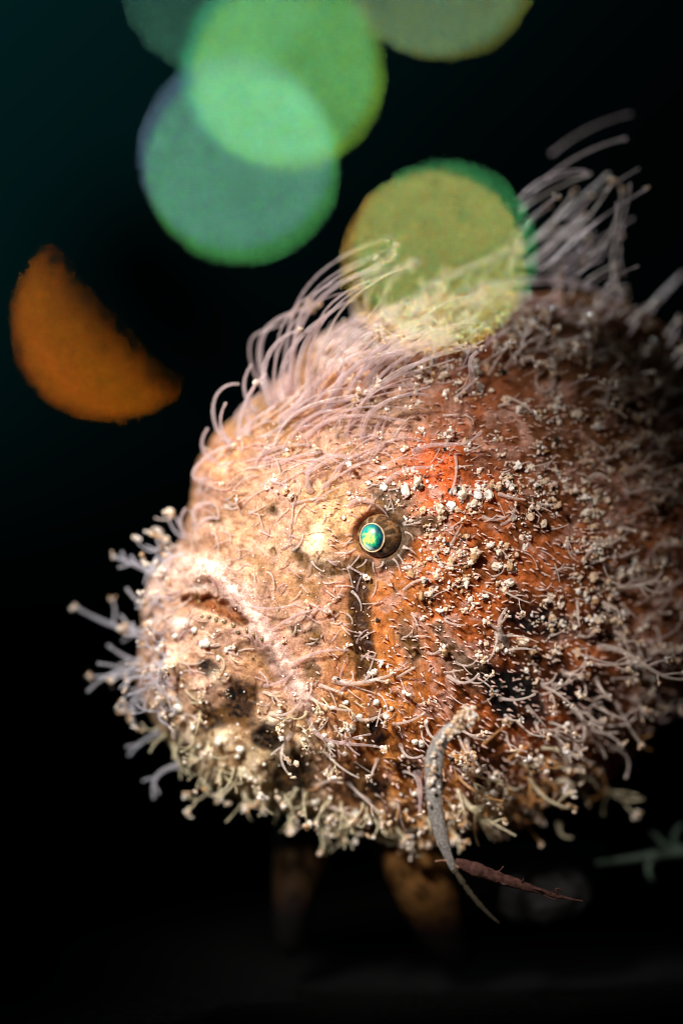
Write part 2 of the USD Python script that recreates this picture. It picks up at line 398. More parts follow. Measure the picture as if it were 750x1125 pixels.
FIL = []           # (length in tenths of a millimetre, material, mesh)
TIPS = []          # (point, size): where sand has caught
def radii(n, r0, r1, knob):
    s = np.linspace(0, 1, n)
    r = 0.62 * r0 * (1 - s) ** 0.8 + 0.56 * r1 * (1 - (1 - s) ** 0.8)
    r *= 1 + 0.55 * np.exp(-(s / 0.07) ** 2)                   # foot flares into the skin
    r *= 1 + knob * np.exp(-((1 - s) / 0.07) ** 2)
    return r * (1 + 0.06 * rng.standard_normal(n))

def filament(pts, r0=3.5, r1=1.6, mat=None, lift=14, knob=0.35, branches=(), depth=None, sand=0.12, n=None):
    """pts: picture places, the first on the skin. depth: w of the whole thing when it stands clear of the skin."""
    p2 = np.asarray(pts, float)
    L = np.linalg.norm(np.diff(p2, axis=0), axis=1).sum()
    n = n or int(np.clip(L / 6, 7, 18))
    c = curve(p2, n)
    s = np.linspace(0, 1, n)
    sp, sn = surf(c[:, 0], c[:, 1])
    if depth is None:
        w0 = sp[0, 2] - r0 * 0.4
        w = np.maximum(w0 + lift * np.sin(s * 1.9), sp[:, 2] + np.where(s > 0.12, r0 * 0.8 + lift * 0.35 * s, -r0 * 0.4))
        w = np.convolve(np.pad(w, 2, mode='edge'), [0.1, 0.2, 0.4, 0.2, 0.1], 'valid')
        w[0] = w0
    else:
        w = depth + lift * s
    c3 = np.column_stack([c, w])
    parts = [tube(c3, radii(n, r0, r1, knob))]
    if rng.random() < sand:
        TIPS.append((c3[-1], 2.2 + 2 * rng.random()))
    for s0, ang, bl in branches:
        k = int(s0 * (n - 1))
        d = c3[min(k + 1, n - 1), :2] - c3[max(k - 1, 0), :2]
        d /= np.linalg.norm(d) + 1e-9
        a = math.radians(ang)
        dd = np.array([d[0] * math.cos(a) - d[1] * math.sin(a), d[0] * math.sin(a) + d[1] * math.cos(a)])
        e = (dd + d * 0.5); e /= np.linalg.norm(e)
        bp = np.array([c3[k], c3[k] + np.r_[dd * bl * 0.5, 3], c3[k] + np.r_[dd * bl * 0.5 + e * bl * 0.5, 5]])
        bc = curve(bp, 7)
        rr = r0 * (1 - s0) + r1 * s0
        parts.append(tube(bc, radii(7, rr * 0.8, r1 * 0.85, knob * 1.4)))
        if rng.random() < sand * 1.5:
            TIPS.append((bc[-1], 2 + 2 * rng.random()))
    FIL.append((L * (1 + 0.3 * len(branches)) * r0, mat or PALE, join(parts) if len(parts) > 1 else parts[0]))

def grown(u, v, ang, length, bend, r0, r1, mat, lift=12, nb=0, knob=0.35, sand=0.12, depth=None):
    """A filament from (u, v) that starts out at ang degrees (0 = right, 90 = up) and turns by bend degrees along its way."""
    pts = [(u, v)]
    a = math.radians(ang)
    m = 5
    for k in range(m):
        pts.append((pts[-1][0] + math.cos(a) * length / m, pts[-1][1] - math.sin(a) * length / m))
        a += math.radians(bend) / m * (1 + 0.4 * rng.standard_normal())
    br = [(float(rng.uniform(0.35, 0.85)), float(rng.choice([-1, 1]) * rng.uniform(25, 65)), length * float(rng.uniform(0.25, 0.45))) for _ in range(nb)]
    filament(pts, r0, r1, mat, lift, knob, br, depth, sand)

def crop(pts, x, y, k):
    return [(x + a * k, y + b * k) for a, b in pts]

# ---------------------------------------------------------------- the fish: long crest filaments over the brow
HERO = [
    [(296, 428), (285, 392), (292, 362), (315, 345), (338, 338)], [(318, 432), (322, 385), (340, 340), (372, 312), (428, 286)],
    [(330, 440), (330, 390), (352, 352), (390, 328)], [(340, 445), (345, 400), (368, 366), (402, 350)],
    [(350, 448), (362, 405), (388, 372), (420, 356)], [(362, 450), (378, 415), (405, 390), (440, 370)],
    [(310, 460), (345, 425), (380, 395), (414, 384)], [(322, 470), (365, 445), (410, 428), (455, 422)],
    [(305, 475), (330, 450), (365, 440), (400, 438)], [(335, 482), (360, 462), (400, 456), (446, 462)],
    [(385, 470), (400, 440), (430, 415), (472, 392), (505, 380)], [(400, 486), (402, 462), (425, 440), (470, 434)],
    [(380, 440), (400, 405), (440, 385), (500, 372)], [(395, 430), (425, 395), (460, 375), (515, 350)],
    [(405, 420), (440, 380), (480, 360)], [(345, 505), (336, 520), (352, 510), (383, 505)],
    [(342, 540), (340, 515), (360, 500), (382, 505)], [(252, 485), (234, 455), (240, 430), (262, 421)],
    [(256, 490), (242, 462), (248, 442)], [(262, 478), (270, 440), (282, 420)], [(275, 470), (275, 432), (292, 410)],
    [(262, 480), (278, 462), (302, 446)], [(228, 528), (212, 522), (226, 502), (256, 491)], [(232, 505), (222, 490), (228, 470)],
    [(205, 590), (198, 575), (204, 558)], [(214, 575), (214, 558), (234, 552)], [(216, 582), (226, 570), (240, 569)],
    [(285, 500), (310, 490), (340, 488)], [(300, 512), (330, 500), (352, 496)], [(455, 496), (478, 488), (505, 487), (528, 474)],
    [(420, 535), (432, 522), (452, 514), (474, 513)], [(384, 556), (392, 548), (410, 552)], [(512, 428), (518, 410), (516, 396), (524, 386)],
    [(300, 445), (290, 405), (308, 372), (330, 362)], [(310, 440), (312, 400), (330, 370), (360, 345)], [(282, 452), (268, 425), (276, 400)],
]
for h in HERO:
    big = h[0][1] < 470 and len(h) >= 4
    filament(h, 6.2 if big else 4.4, 2.4, PINK, 26 if h[0][1] < 500 else 14, 0.3, sand=0.25)
for k in range(46):
    h = np.array(HERO[int(rng.integers(0, 15))], float)
    h = h + rng.normal(0, [16, 9], 2)
    h[1:] += np.cumsum(rng.normal(0, 5, (len(h) - 1, 2)), 0)
    if h[0, 0] < 285:
        continue
    filament(h, rng.uniform(1.8, 3.6), 1.1, PINK if rng.random() < 0.75 else PALE, float(rng.uniform(2, 34)), 0.3, sand=0.2)
for k in range(40):                                           # lying over the brow
    u, v = rng.uniform(235, 420), rng.uniform(440, 560)
    if u < 250 and v < 470:
        continue
    grown(u, v, rng.uniform(15, 85), rng.uniform(28, 70), -rng.uniform(30, 90), rng.uniform(1.6, 3.0), 1.0, PINK, rng.uniform(3, 12))

# second crest, farther back on the dorsal spines
CREST = [[(574, 222), (607, 196), (648, 190)], [(571, 230), (615, 204), (645, 191)], [(590, 262), (612, 235), (629, 212)], [(600, 195), (640, 168), (687, 151)],
         [(623, 262), (651, 231), (673, 198)], [(640, 285), (673, 250), (683, 206)], [(630, 262), (670, 232), (711, 206)], [(580, 266), (600, 256), (623, 250)],
         [(601, 297), (626, 269), (645, 256)], [(610, 300), (634, 286), (648, 267)], [(678, 318), (673, 278), (677, 261)], [(596, 355), (610, 350), (626, 341)],
         [(587, 330), (612, 318), (604, 308)], [(640, 312), (662, 296), (676, 290)], [(556, 300), (585, 262), (612, 240)], [(560, 290), (580, 245), (612, 215)],
         [(600, 250), (640, 215), (668, 190)], [(575, 290), (610, 262), (640, 235)], [(520, 320), (540, 290), (570, 270)], [(480, 330), (500, 300), (540, 285)],
         [(420, 340), (430, 305), (460, 285)], [(400, 345), (412, 310), (450, 288)], [(440, 345), (470, 312), (510, 300)], [(390, 350), (390, 315), (420, 292)]]
for k, h in enumerate(CREST):
    filament(h, 2.1, 1.4, PALE if k % 3 else PINK, float(rng.uniform(-10, 20)), 1.3, depth=-150 + float(rng.normal(0, 22)), sand=0.35)
filament([(530, 318), (575, 308), (640, 313), (680, 330)], 9, 4, PINK, 0, 0.2, depth=-140)
filament([(645, 352), (655, 340), (668, 326)], 7, 3.5, PINK, 0, 0.2, depth=-135)
filament([(712, 340), (728, 322), (752, 298)], 5, 3, PINK, 0, 0.2, depth=-230)
for k in range(26):
    h = np.array(CREST[int(rng.integers(0, len(CREST)))]) + rng.normal(0, 14, 2)
    filament(h, 1.7, 1.1, PINK, 0, 0.8, depth=-165 + float(rng.normal(0, 35)), sand=0.2)

# ---------------------------------------------------------------- the fish: fringes of the snout and chin
c4 = lambda *p: crop(p, 60, 560, 0.453)
for pts, r, br in [
    (c4((270, 170), (190, 130), (140, 112)), 5.5, [(0.6, 40, 12), (0.75, -50, 14), (0.85, 60, 10)]),
    (c4((250, 310), (130, 275), (50, 235)), 4.8, [(0.55, 80, 30), (0.3, -60, 16)]),
    (c4((250, 240), (195, 215), (175, 190)), 3.2, []), (c4((260, 375), (170, 355), (130, 328)), 3.6, [(0.6, -60, 14)]),
    (c4((260, 395), (160, 390), (80, 440)), 4.0, [(0.5, 30, 30)]), (c4((260, 400), (150, 402), (85, 405)), 3.4, [(0.6, -35, 14)]),
    (c4((235, 420), (188, 470), (200, 530)), 3.6, []), (c4((255, 540), (215, 560), (180, 595)), 3.8, [(0.7, 40, 12)]),
    (c4((300, 620), (245, 650), (240, 700)), 4.4, [(0.7, 60, 14), (0.85, -50, 12)]), (c4((275, 160), (262, 105), (250, 72)), 3.2, []),
    (c4((255, 300), (200, 290), (160, 255)), 3.0, [(0.6, -40, 14)]), (c4((245, 450), (200, 455), (180, 480)), 2.8, [])]:
    filament(pts, r, 2.2, BLUISH, 0, 0.5, br, depth=-128 + float(rng.normal(0, 10)), sand=0.15)
edge_pts = closed_spline(OUTLINE, 900)
chin = edge_pts[(edge_pts[:, 1] > 700) & (edge_pts[:, 0] < 640)]
for k in range(150):
    p = chin[int(rng.integers(0, len(chin)))]
    p = p + (C0 - p) * rng.uniform(0.0, 0.13)
    out = math.degrees(math.atan2(-(p[1] - C0[1]), p[0] - C0[0]))
    right = p[0] > 420
    mat = (BLUISH if p[1] < 780 else CREAM if p[0] < 400 else AMBER if rng.random() < 0.6 else CREAM)
    grown(p[0], p[1], out + rng.normal(10 if not right else 25, 28), rng.uniform(14, 42) * (0.8 if right else 1), rng.normal(0, 75), rng.uniform(1.5, 3.0), 1.3, mat, rng.uniform(0, 20), int(rng.integers(0, 4)), 0.6, 0.3)
for k in range(170):                                          # tufts all over the chin
    u, v = rng.uniform(165, 420), rng.uniform(715, 905)
    if (u - C0[0]) ** 2 / 245 ** 2 + (v - 690) ** 2 / 215 ** 2 > 1 or any(blob(u, v - 8, x, y, a * 1.5, b * 1.5, r) > 0.3 for x, y, a, b, r in DARK) or (u > 260 and v < 760):
        continue
    grown(u, v, rng.uniform(180, 360), rng.uniform(10, 30), rng.normal(0, 90), rng.uniform(1.2, 2.6), 1.0, CREAM if rng.random() < 0.6 else PALE, rng.uniform(6, 20), int(rng.integers(0, 3)), 0.5, 0.15)

for k in range(420):                                          # fine short hairs over snout, lips and brow
    u, v = rng.uniform(160, 410), rng.uniform(470, 760)
    if base_w(np.array(u), np.array(v))[1] > 0.97 or math.hypot(u - 413, v - 590) < 42 or min(float(seg_dist(u, v, q)[0]) for q in (MOUTH, LIP, MAXILLA)) < 12 or (u > 250 and rng.random() < 0.35) or any(blob(u, v, x, y, a * 1.4, b * 1.4, r) > 0.3 for x, y, a, b, r in DARK):
        continue
    grown(u, v, rng.uniform(-60, 110), rng.uniform(6, 26), rng.normal(0, 60), rng.uniform(1.0, 2.4), 0.8, PINK if rng.random() < 0.5 else PALE, rng.uniform(2, 9), 0, 0.4, 0.06)
for k in range(30):
    a = rng.uniform(2.6, 3.5)
    rr = float(R(np.array([a]))[0]) * rng.uniform(0.84, 0.99)
    grown(C0[0] + rr * math.cos(a), C0[1] + rr * math.sin(a), rng.uniform(110, 230), rng.uniform(14, 36), rng.normal(0, 80), rng.uniform(1.8, 3.0), 1.2, BLUISH if rng.random() < 0.5 else PALE, rng.uniform(0, 12), int(rng.integers(0, 3)), 0.6, 0.2)

# ---------------------------------------------------------------- the fish: cheek, flank and belly filaments
c3 = lambda *p: crop(p, 290, 700, 0.28)
for pts, r, br, mat in [
    (c3((275, 165), (330, 180), (410, 172), (505, 145)), 5.0, [(0.5, -45, 16), (0.72, 30, 13)], PALE), (c3((110, 110), (200, 62), (330, 50)), 4.0, [], PINK),
    (c3((220, 188), (255, 200), (300, 216)), 3.6, [], PALE), (c3((170, 228), (240, 268), (345, 286)), 3.2, [], PALE), (c3((352, 312), (400, 325), (450, 310), (505, 280)), 3.2, [], PALE),
    (c3((508, 340), (560, 332), (632, 294)), 2.7, [], PALE), (c3((634, 328), (655, 388), (718, 408)), 2.8, [], PALE), (c3((535, 420), (562, 468), (622, 464)), 3.0, [], PALE),
    (c3((178, 320), (215, 385), (300, 415), (465, 436)), 4.6, [(0.55, -30, 34), (0.6, 45, 18)], PINK), (c3((240, 450), (300, 510), (372, 552)), 2.6, [], PALE), (c3((330, 570), (400, 640), (462, 692)), 2.6, [(0.8, 50, 12)], PALE),
    (c3((445, 478), (432, 510), (415, 555)), 3.0, [], PALE), (c3((110, 375), (70, 490), (108, 548)), 4.0, [(0.5, -50, 14), (0.4, 40, 16)], PALE), (c3((600, 530), (612, 610), (608, 695)), 6.0, [], PINK),
    (c3((215, 580), (260, 560), (310, 552)), 3.4, [(0.5, 35, 14)], PALE), (c3((235, 660), (300, 680), (355, 705)), 3.8, [(0.6, -40, 13)], PALE), (c3((20, 300), (90, 300), (145, 250)), 3.0, [], PALE),
    (c3((0, 190), (50, 180), (108, 142)), 2.6, [], PINK), (c3((560, 760), (610, 750), (660, 738)), 3.0, [(0.5, -50, 14)], CREAM), (c3((520, 160), (550, 140), (590, 118)), 2.6, [], PALE),
    ([(270, 664), (300, 668), (330, 660)], 2.0, [], PINK), ([(300, 692), (335, 672), (360, 668)], 2.4, [], PINK)]:
    filament(pts, r, 1.7, mat, 14, 0.4, br, sand=0.35)
c5 = lambda *p: crop(p, 550, 580, 0.2845)
for pts, r, br, mat in [
    (c5((440, 230), (560, 215), (600, 195), (626, 140)), 5.0, [(0.45, 40, 24), (0.5, 80, 16), (0.75, 35, 16)], PALE), (c5((560, 440), (650, 410), (692, 370), (700, 330)), 2.4, [], PINK),
    (c5((375, 462), (490, 486), (580, 545), (720, 582)), 5.2, [(0.62, -60, 26), (0.75, -35, 24), (0.72, 60, 12)], PALE), (c5((365, 580), (390, 625), (425, 665)), 4.5, [], PALE),
    (c5((355, 680), (420, 715), (485, 742)), 2.8, [], PALE), (c5((440, 668), (480, 742), (545, 838)), 2.8, [(0.4, -100, 26)], PALE), (c5((275, 690), (320, 750), (322, 822)), 5.0, [(0.6, -60, 22), (0.7, 20, 20)], PALE),
    (c5((335, 780), (400, 792), (470, 840)), 2.8, [(0.6, -40, 12)], PALE), (c5((160, 608), (220, 640), (272, 682)), 2.6, [], PALE), (c5((30, 472), (80, 464), (132, 472)), 2.5, [], PALE),
    (c5((-5, 655), (70, 662), (132, 640)), 2.8, [], PALE), (c5((250, 860), (300, 885), (352, 908)), 2.8, [], PALE), (c5((190, 848), (215, 858), (242, 855)), 2.8, [], PALE),
    (c5((420, 840), (490, 890), (482, 965)), 2.6, [], PALE), (c5((400, 1000), (480, 1050), (550, 1045)), 3.6, [(0.3, -40, 30), (0.5, 40, 24), (0.2, 80, 26)], CREAM),
    (c5((120, 960), (110, 1020), (90, 1085)), 3.0, [], AMBER), (c5((110, 960), (170, 1040), (268, 1082)), 4.0, [(0.75, -70, 22)], CREAM), (c5((300, 965), (340, 968), (372, 998)), 2.2, [], CREAM),
    (c5((335, 1050), (400, 1015), (385, 940)), 3.6, [], AMBER), (c5((600, 640), (610, 668), (628, 690)), 2.6, [], PINK), (c5((610, 745), (660, 735), (705, 712)), 2.8, [], PINK),
    (c5((315, 128), (345, 90), (382, 58)), 3.2, [], PALE), (c5((295, 285), (298, 330), (302, 378)), 2.8, [], PALE), (c5((400, 305), (445, 312), (460, 360)), 2.8, [], PALE), (c5((470, 0), (495, 5), (525, 12)), 3.6, [], PALE),
    ([(555, 705), (549, 680), (556, 668)], 5.5, [(0.4, -50, 14), (0.6, 45, 14)], PALE), ([(492, 742), (510, 750), (526, 740)], 3.6, [], PALE), ([(512, 812), (518, 832), (534, 846)], 5.0, [(0.9, 50, 8)], PALE),
    ([(504, 872), (520, 890), (555, 912), (566, 918)], 6.0, [(0.35, -50, 30), (0.45, 60, 34), (0.7, -60, 14)], CREAM), ([(500, 850), (520, 868), (552, 880)], 2.8, [], AMBER), ([(614, 905), (618, 918), (628, 920)], 4, [], CREAM),
    ([(600, 400), (610, 408), (598, 430), (588, 418), (596, 408)], 4.4, [], PALE), ([(655, 440), (668, 445), (688, 458)], 3.4, [], PALE), ([(700, 430), (716, 428), (724, 418)], 3.4, [], PALE),
    ([(645, 530), (656, 520), (668, 526)], 5, [], PALE), ([(557, 436), (572, 442), (584, 452)], 3, [], PALE), ([(628, 384), (646, 378), (648, 392)], 2.8, [], PALE), ([(500, 500), (500, 525), (494, 542)], 2.4, [], PALE),
    ([(566, 400), (580, 392), (592, 400)], 2.4, [], PALE)]:
    filament(pts, r, 1.8, mat, 16, 0.6, br, sand=0.45)
for k in range(330):
    u, v = rng.uniform(225, 720), rng.uniform(400, 900)
    if base_w(np.array(u), np.array(v))[1] > 0.97 or (u < 335 and v > 600) or math.hypot(u - 413, v - 590) < 42 or (u < 450 and v < 470):
        continue
    if u < 400 and rng.random() < 0.55:
        continue
    big = rng.random() < 0.2
    ang = math.degrees(math.atan2(-(v - 600), u - 330)) * 0.55 + rng.normal(0, 38)
    grown(u, v, ang, rng.uniform(16, 38) if big else rng.uniform(7, 24), rng.normal(0, 55), rng.uniform(2.0, 3.2) if big else rng.uniform(1.0, 1.8), 0.9, PALE if (v < 800 or rng.random() < 0.4) else AMBER, rng.uniform(3, 12), int(rng.integers(0, 2)) if big else 0, 0.4, 0.2 if big else 0.03)
for k in range(90):                                           # flank, right and low: longer ones reaching out past the body
    a = rng.uniform(-0.15, 1.15)
    rr = float(R(np.array([a]))[0]) * rng.uniform(0.62, 0.98)
    u, v = C0[0] + rr * math.cos(a), C0[1] + rr * math.sin(a)
    grown(u, v, -math.degrees(a) + rng.normal(10, 32), rng.uniform(16, 50), rng.normal(20, 60), rng.uniform(1.8, 3.2), 1.4, PALE if v < 820 else AMBER if rng.random() < 0.5 else CREAM, rng.uniform(4, 18), int(rng.integers(0, 3)), 0.7, 0.4)

for k in range(170):                                          # shaggy back: short filaments over the upper edge and far side
    a = rng.uniform(-1.75, -0.25)
    rr = float(R(np.array([a]))[0]) * rng.uniform(0.70, 0.99)
    grown(C0[0] + rr * math.cos(a), C0[1] + rr * math.sin(a), rng.uniform(10, 75), rng.uniform(14, 46), rng.normal(-20, 50), rng.uniform(1.8, 3.2), 1.2, PALE if rng.random() < 0.6 else PINK, rng.uniform(2, 16), int(rng.integers(0, 3)), 0.9, 0.5)
FIL.sort(key=lambda f: -f[0])
for L, mat, m in FIL[:278]:
    obj('skin_filament', m, mat, fish)
for mat, nm in ((PINK, 'small_filaments'), (PALE, 'fine_filaments'), (CREAM, 'chin_filaments'), (AMBER, 'belly_filaments'), (BLUISH, 'snout_filaments')):
    few = [m for L, mt, m in FIL[278:] if mt is mat]
    if few:
        tag(obj(nm, join(few), mat, fish), kind='stuff')

# pale knobs of the chin
def knobs():
    ms = []
    ico = trimesh.creation.icosphere(2, 1.0)
    iv0, if0 = np.array(ico.vertices), np.array(ico.faces)[:, ::-1]
    while len(ms) < 60:
        u, v = rng.uniform(170, 470), rng.uniform(690, 915)
        if base_w(np.array(u), np.array(v))[1] > 0.97 or (u > 270 and v < 770) or any(blob(u, v, x, y, a * 1.3, b * 1.3, r) > 0.3 for x, y, a, b, r in DARK):
            continue
        p, n = surf(u, v)
        r = float(np.exp(rng.normal(1.0, 0.4)))
        iv = iv0 * (1 + 0.9 * (fbm(iv0 * 1.7 + 9 + u, 3, 5) - 0.5))[:, None] * r * np.exp(rng.normal(0, 0.15, 3))
        ms.append((at(iv + p[0] + n[0] * r * 0.6), if0))
    return join(ms)
tag(obj('chin_knobs', knobs(), flesh('knob_skin', (0.98, 0.92, 0.78), 0.05, 0.3), fish), kind='stuff')

# short pale points round the eye
for k in range(22):
    a = k / 22 * 2 * math.pi + rng.normal(0, 0.1)
    u, v = 416 + 30 * math.cos(a), 588 - 30 * math.sin(a)
    L = rng.uniform(8, 20)
    grown(u, v, math.degrees(a) + rng.normal(0, 25), L, rng.normal(0, 40), rng.uniform(1.2, 2.2), 0.7, PALE, 4, 0, 0.2, 0.0)
    obj('skin_filament', FIL[-1][2], PALE, fish)
# tiny pale skin spikes
def spikes():
    out = []
    for u in np.arange(350, 760, 8.5):
        for v in np.arange(440, 920, 8.5):
            a, b = u + rng.normal(0, 2.6), v + rng.normal(0, 2.6)
            if float(base_w(np.array(a), np.array(b))[1]) > 0.96 or math.hypot(a - 414, b - 588) < 38 or rng.random() > (0.25 if a < 420 else 0.85):
                continue
            out.append((a, b))
    P = np.array(out)
    sp, sn = surf(P[:, 0], P[:, 1])
    ms = []
    for p, n in zip(sp, sn):
        d = np.array([0.8, 0.25, 0]) + rng.normal(0, 0.35, 3)
        d = n * 0.8 + d * 0.8
        d /= np.linalg.norm(d)
        L, r = rng.uniform(3.0, 8.5), rng.uniform(0.8, 1.5)
        ms.append(tube(np.array([p - n * 0.8, p + d * L * 0.55, p + d * L + n * 0.5]), [r, r * 0.7, r * 0.25], 5))
    return join(ms)
tag(obj('skin_spikes', spikes(), flesh('spike_skin', (0.72, 0.50, 0.42), 0.1, 0.3), fish), kind='stuff')

# ---------------------------------------------------------------- the fish: eye, teeth, fins
(ep, en) = surf(416, 588)
EC = np.array([417.0, 589.0, float(base_w(np.array(416.0), np.array(588.0))[0]) - 8])
s = trimesh.creation.uv_sphere(1.0, count=[64, 96])
sv = np.array(s.vertices) * 25 + EC
axis = np.array([-11.0, 1.5, 26.0]); axis /= np.linalg.norm(axis)
ex = np.cross([0, 1, 0], axis); ex /= np.linalg.norm(ex); ey = np.cross(axis, ex)
lo = (sv - EC) / 25
az, pol = np.arctan2(lo @ ey, lo @ ex), np.arccos(np.clip(lo @ axis, -1, 1))
streak = smooth(0.35, 0.95, np.cos(az * 9 + 1.6 * np.sin(az * 4 + 1))) * smooth(0.55, 0.9, pol) * (0.4 + 0.6 * noise(np.stack([az * 3 + 20, pol * 2, az * 0], -1), 5))
ec = lerp(np.broadcast_to(np.array([0.050, 0.030, 0.016]), (len(sv), 3)).copy(), (0.40, 0.28, 0.16), streak * 0.7)
ec = lerp(ec, (0.20, 0.10, 0.04), smooth(0.45, 0.62, fbm(np.stack([lo[:, 0] * 5 + 9, lo[:, 1] * 5 + 9, lo[:, 2] * 5 + 9], -1), 4, 77)) * smooth(0.75, 1.1, pol))
EYE = skin_like('eye_skin', 0.12, 0.0, 0.35, 0.03)
eye = obj('eye', (at(sv), np.array(s.faces)[:, ::-1] if trimesh.Trimesh(at(sv), s.faces, process=False).volume < 0 else np.array(s.faces)), EYE, fish, tint=ec)
# iris ring
t = np.linspace(0, 2 * np.pi, 49)
ringc = EC + axis * 21.4 + 15.6 * (np.cos(t)[:, None] * ex * 0.92 + np.sin(t)[:, None] * ey)
obj('iris_ring', tube(ringc, np.full(49, 0.55) * (1 + 0.25 * np.sin(t * 5) * np.sin(t * 2 + 1)), 8), plain('iris_ring', (0.60, 0.44, 0.26), 0.3), eye)
cap = trimesh.creation.uv_sphere(1.0, count=[80, 120])
cv = np.array(cap.vertices)
pv = EC + axis * 18.0 + 15.6 * (cv[:, :1] * ex * 0.92 + cv[:, 1:2] * ey) + cv[:, 2:] * axis * 10.0
x, y = cv[:, 0], cv[:, 1]            # x right, y along ey
du, dv = (pv - EC - axis * 18.0)[:, 0] / 15, (pv - EC - axis * 18.0)[:, 1] / 16
PN = np.stack([du * 4 + 20, dv * 4 + 20, du * 0], -1)
f1 = fbm(PN, 4, 3) - 0.5
pc = np.broadcast_to(np.array([0.0, 0.045, 0.075]), (len(pv), 3)).copy()
pc = lerp(pc, (0.0, 0.24, 0.25), smooth(0.4, -0.6, du + 1.4 * f1))
pc = lerp(pc, (0.01, 0.42, 0.14), blob(du + f1, dv + f1, -0.25, 0.05, 0.55, 0.75, 20, 3) * 0.9)
pc = lerp(pc, (0.85, 0.85, 0.12), blob(du + 0.9 * f1, dv + 0.7 * f1, -0.42, 0.18, 0.26, 0.55, 25, 3))
pc = lerp(pc, (0.55, 0.85, 0.92), blob(du + 0.6 * f1, dv + 0.5 * f1, -0.35, 0.78, 0.4, 0.16, 20, 3) * 0.9)
pc = lerp(pc, (0.0, 0.02, 0.045), smooth(0.1, 0.8, du + 0.6 * f1 - 0.25 * dv))
pc = lerp(pc, (0.0, 0.09, 0.12), smooth(-0.55, -0.95, dv + 0.4 * f1) * 0.8)
PUPIL = usdkit.material(stage, W('pupil'), {'a': ('attribute', {'attribute': 'tint'}), 'p': ('principled_bsdf', {'roughness': 0.35, 'coat_weight': 1.0, 'coat_roughness': 0.02})}, [('a.color', 'p.base_color')], surface='p.BSDF')
fc = np.array(cap.faces)
obj('pupil', (at(pv), fc[:, ::-1] if trimesh.Trimesh(at(pv), fc, process=False).volume < 0 else fc), PUPIL, eye, tint=pc)
# lashes of skin round the eye
TOOTH = plain('tooth', (0.20, 0.14, 0.07), 0.15, 0.5, 4000, 1.0)
for k in range(9):
    t = min(1.0, max(0.0, (k + rng.uniform(-0.3, 0.3)) / 8))
    u, v = 222 + 66 * t, 677 + 24 * t ** 1.3 + rng.normal(0, 1.6)
    p, n = surf(u, v)
    m = trimesh.creation.icosphere(1, 1.0)
    mv = np.array(m.vertices) * np.array([rng.uniform(1.8, 3.2), rng.uniform(2.2, 4.0), 2.8]) + p[0] + n[0] * 0.4
    obj('tooth', (at(mv), np.array(m.faces)[:, ::-1]), TOOTH, fish)

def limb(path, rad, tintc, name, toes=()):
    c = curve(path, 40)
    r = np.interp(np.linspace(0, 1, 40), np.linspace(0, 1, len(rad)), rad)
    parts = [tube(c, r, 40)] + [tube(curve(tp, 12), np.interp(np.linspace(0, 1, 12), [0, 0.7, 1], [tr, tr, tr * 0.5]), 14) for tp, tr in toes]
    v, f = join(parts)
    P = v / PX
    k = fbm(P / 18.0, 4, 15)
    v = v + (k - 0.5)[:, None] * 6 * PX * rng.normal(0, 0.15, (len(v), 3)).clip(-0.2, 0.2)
    end = smooth(-0.040, -0.049, v[:, 2])                      # light fading towards the foot, painted into the tint
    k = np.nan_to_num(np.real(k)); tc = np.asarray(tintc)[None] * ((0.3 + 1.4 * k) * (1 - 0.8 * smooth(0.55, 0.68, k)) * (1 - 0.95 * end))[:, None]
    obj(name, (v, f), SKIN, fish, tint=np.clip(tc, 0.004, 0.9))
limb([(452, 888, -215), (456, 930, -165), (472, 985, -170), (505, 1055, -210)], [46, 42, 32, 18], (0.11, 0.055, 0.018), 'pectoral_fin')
limb([(360, 880, -220), (338, 930, -215), (325, 975, -205), (320, 1040, -210)], [48, 36, 24, 16], (0.022, 0.013, 0.006), 'pelvic_fin')

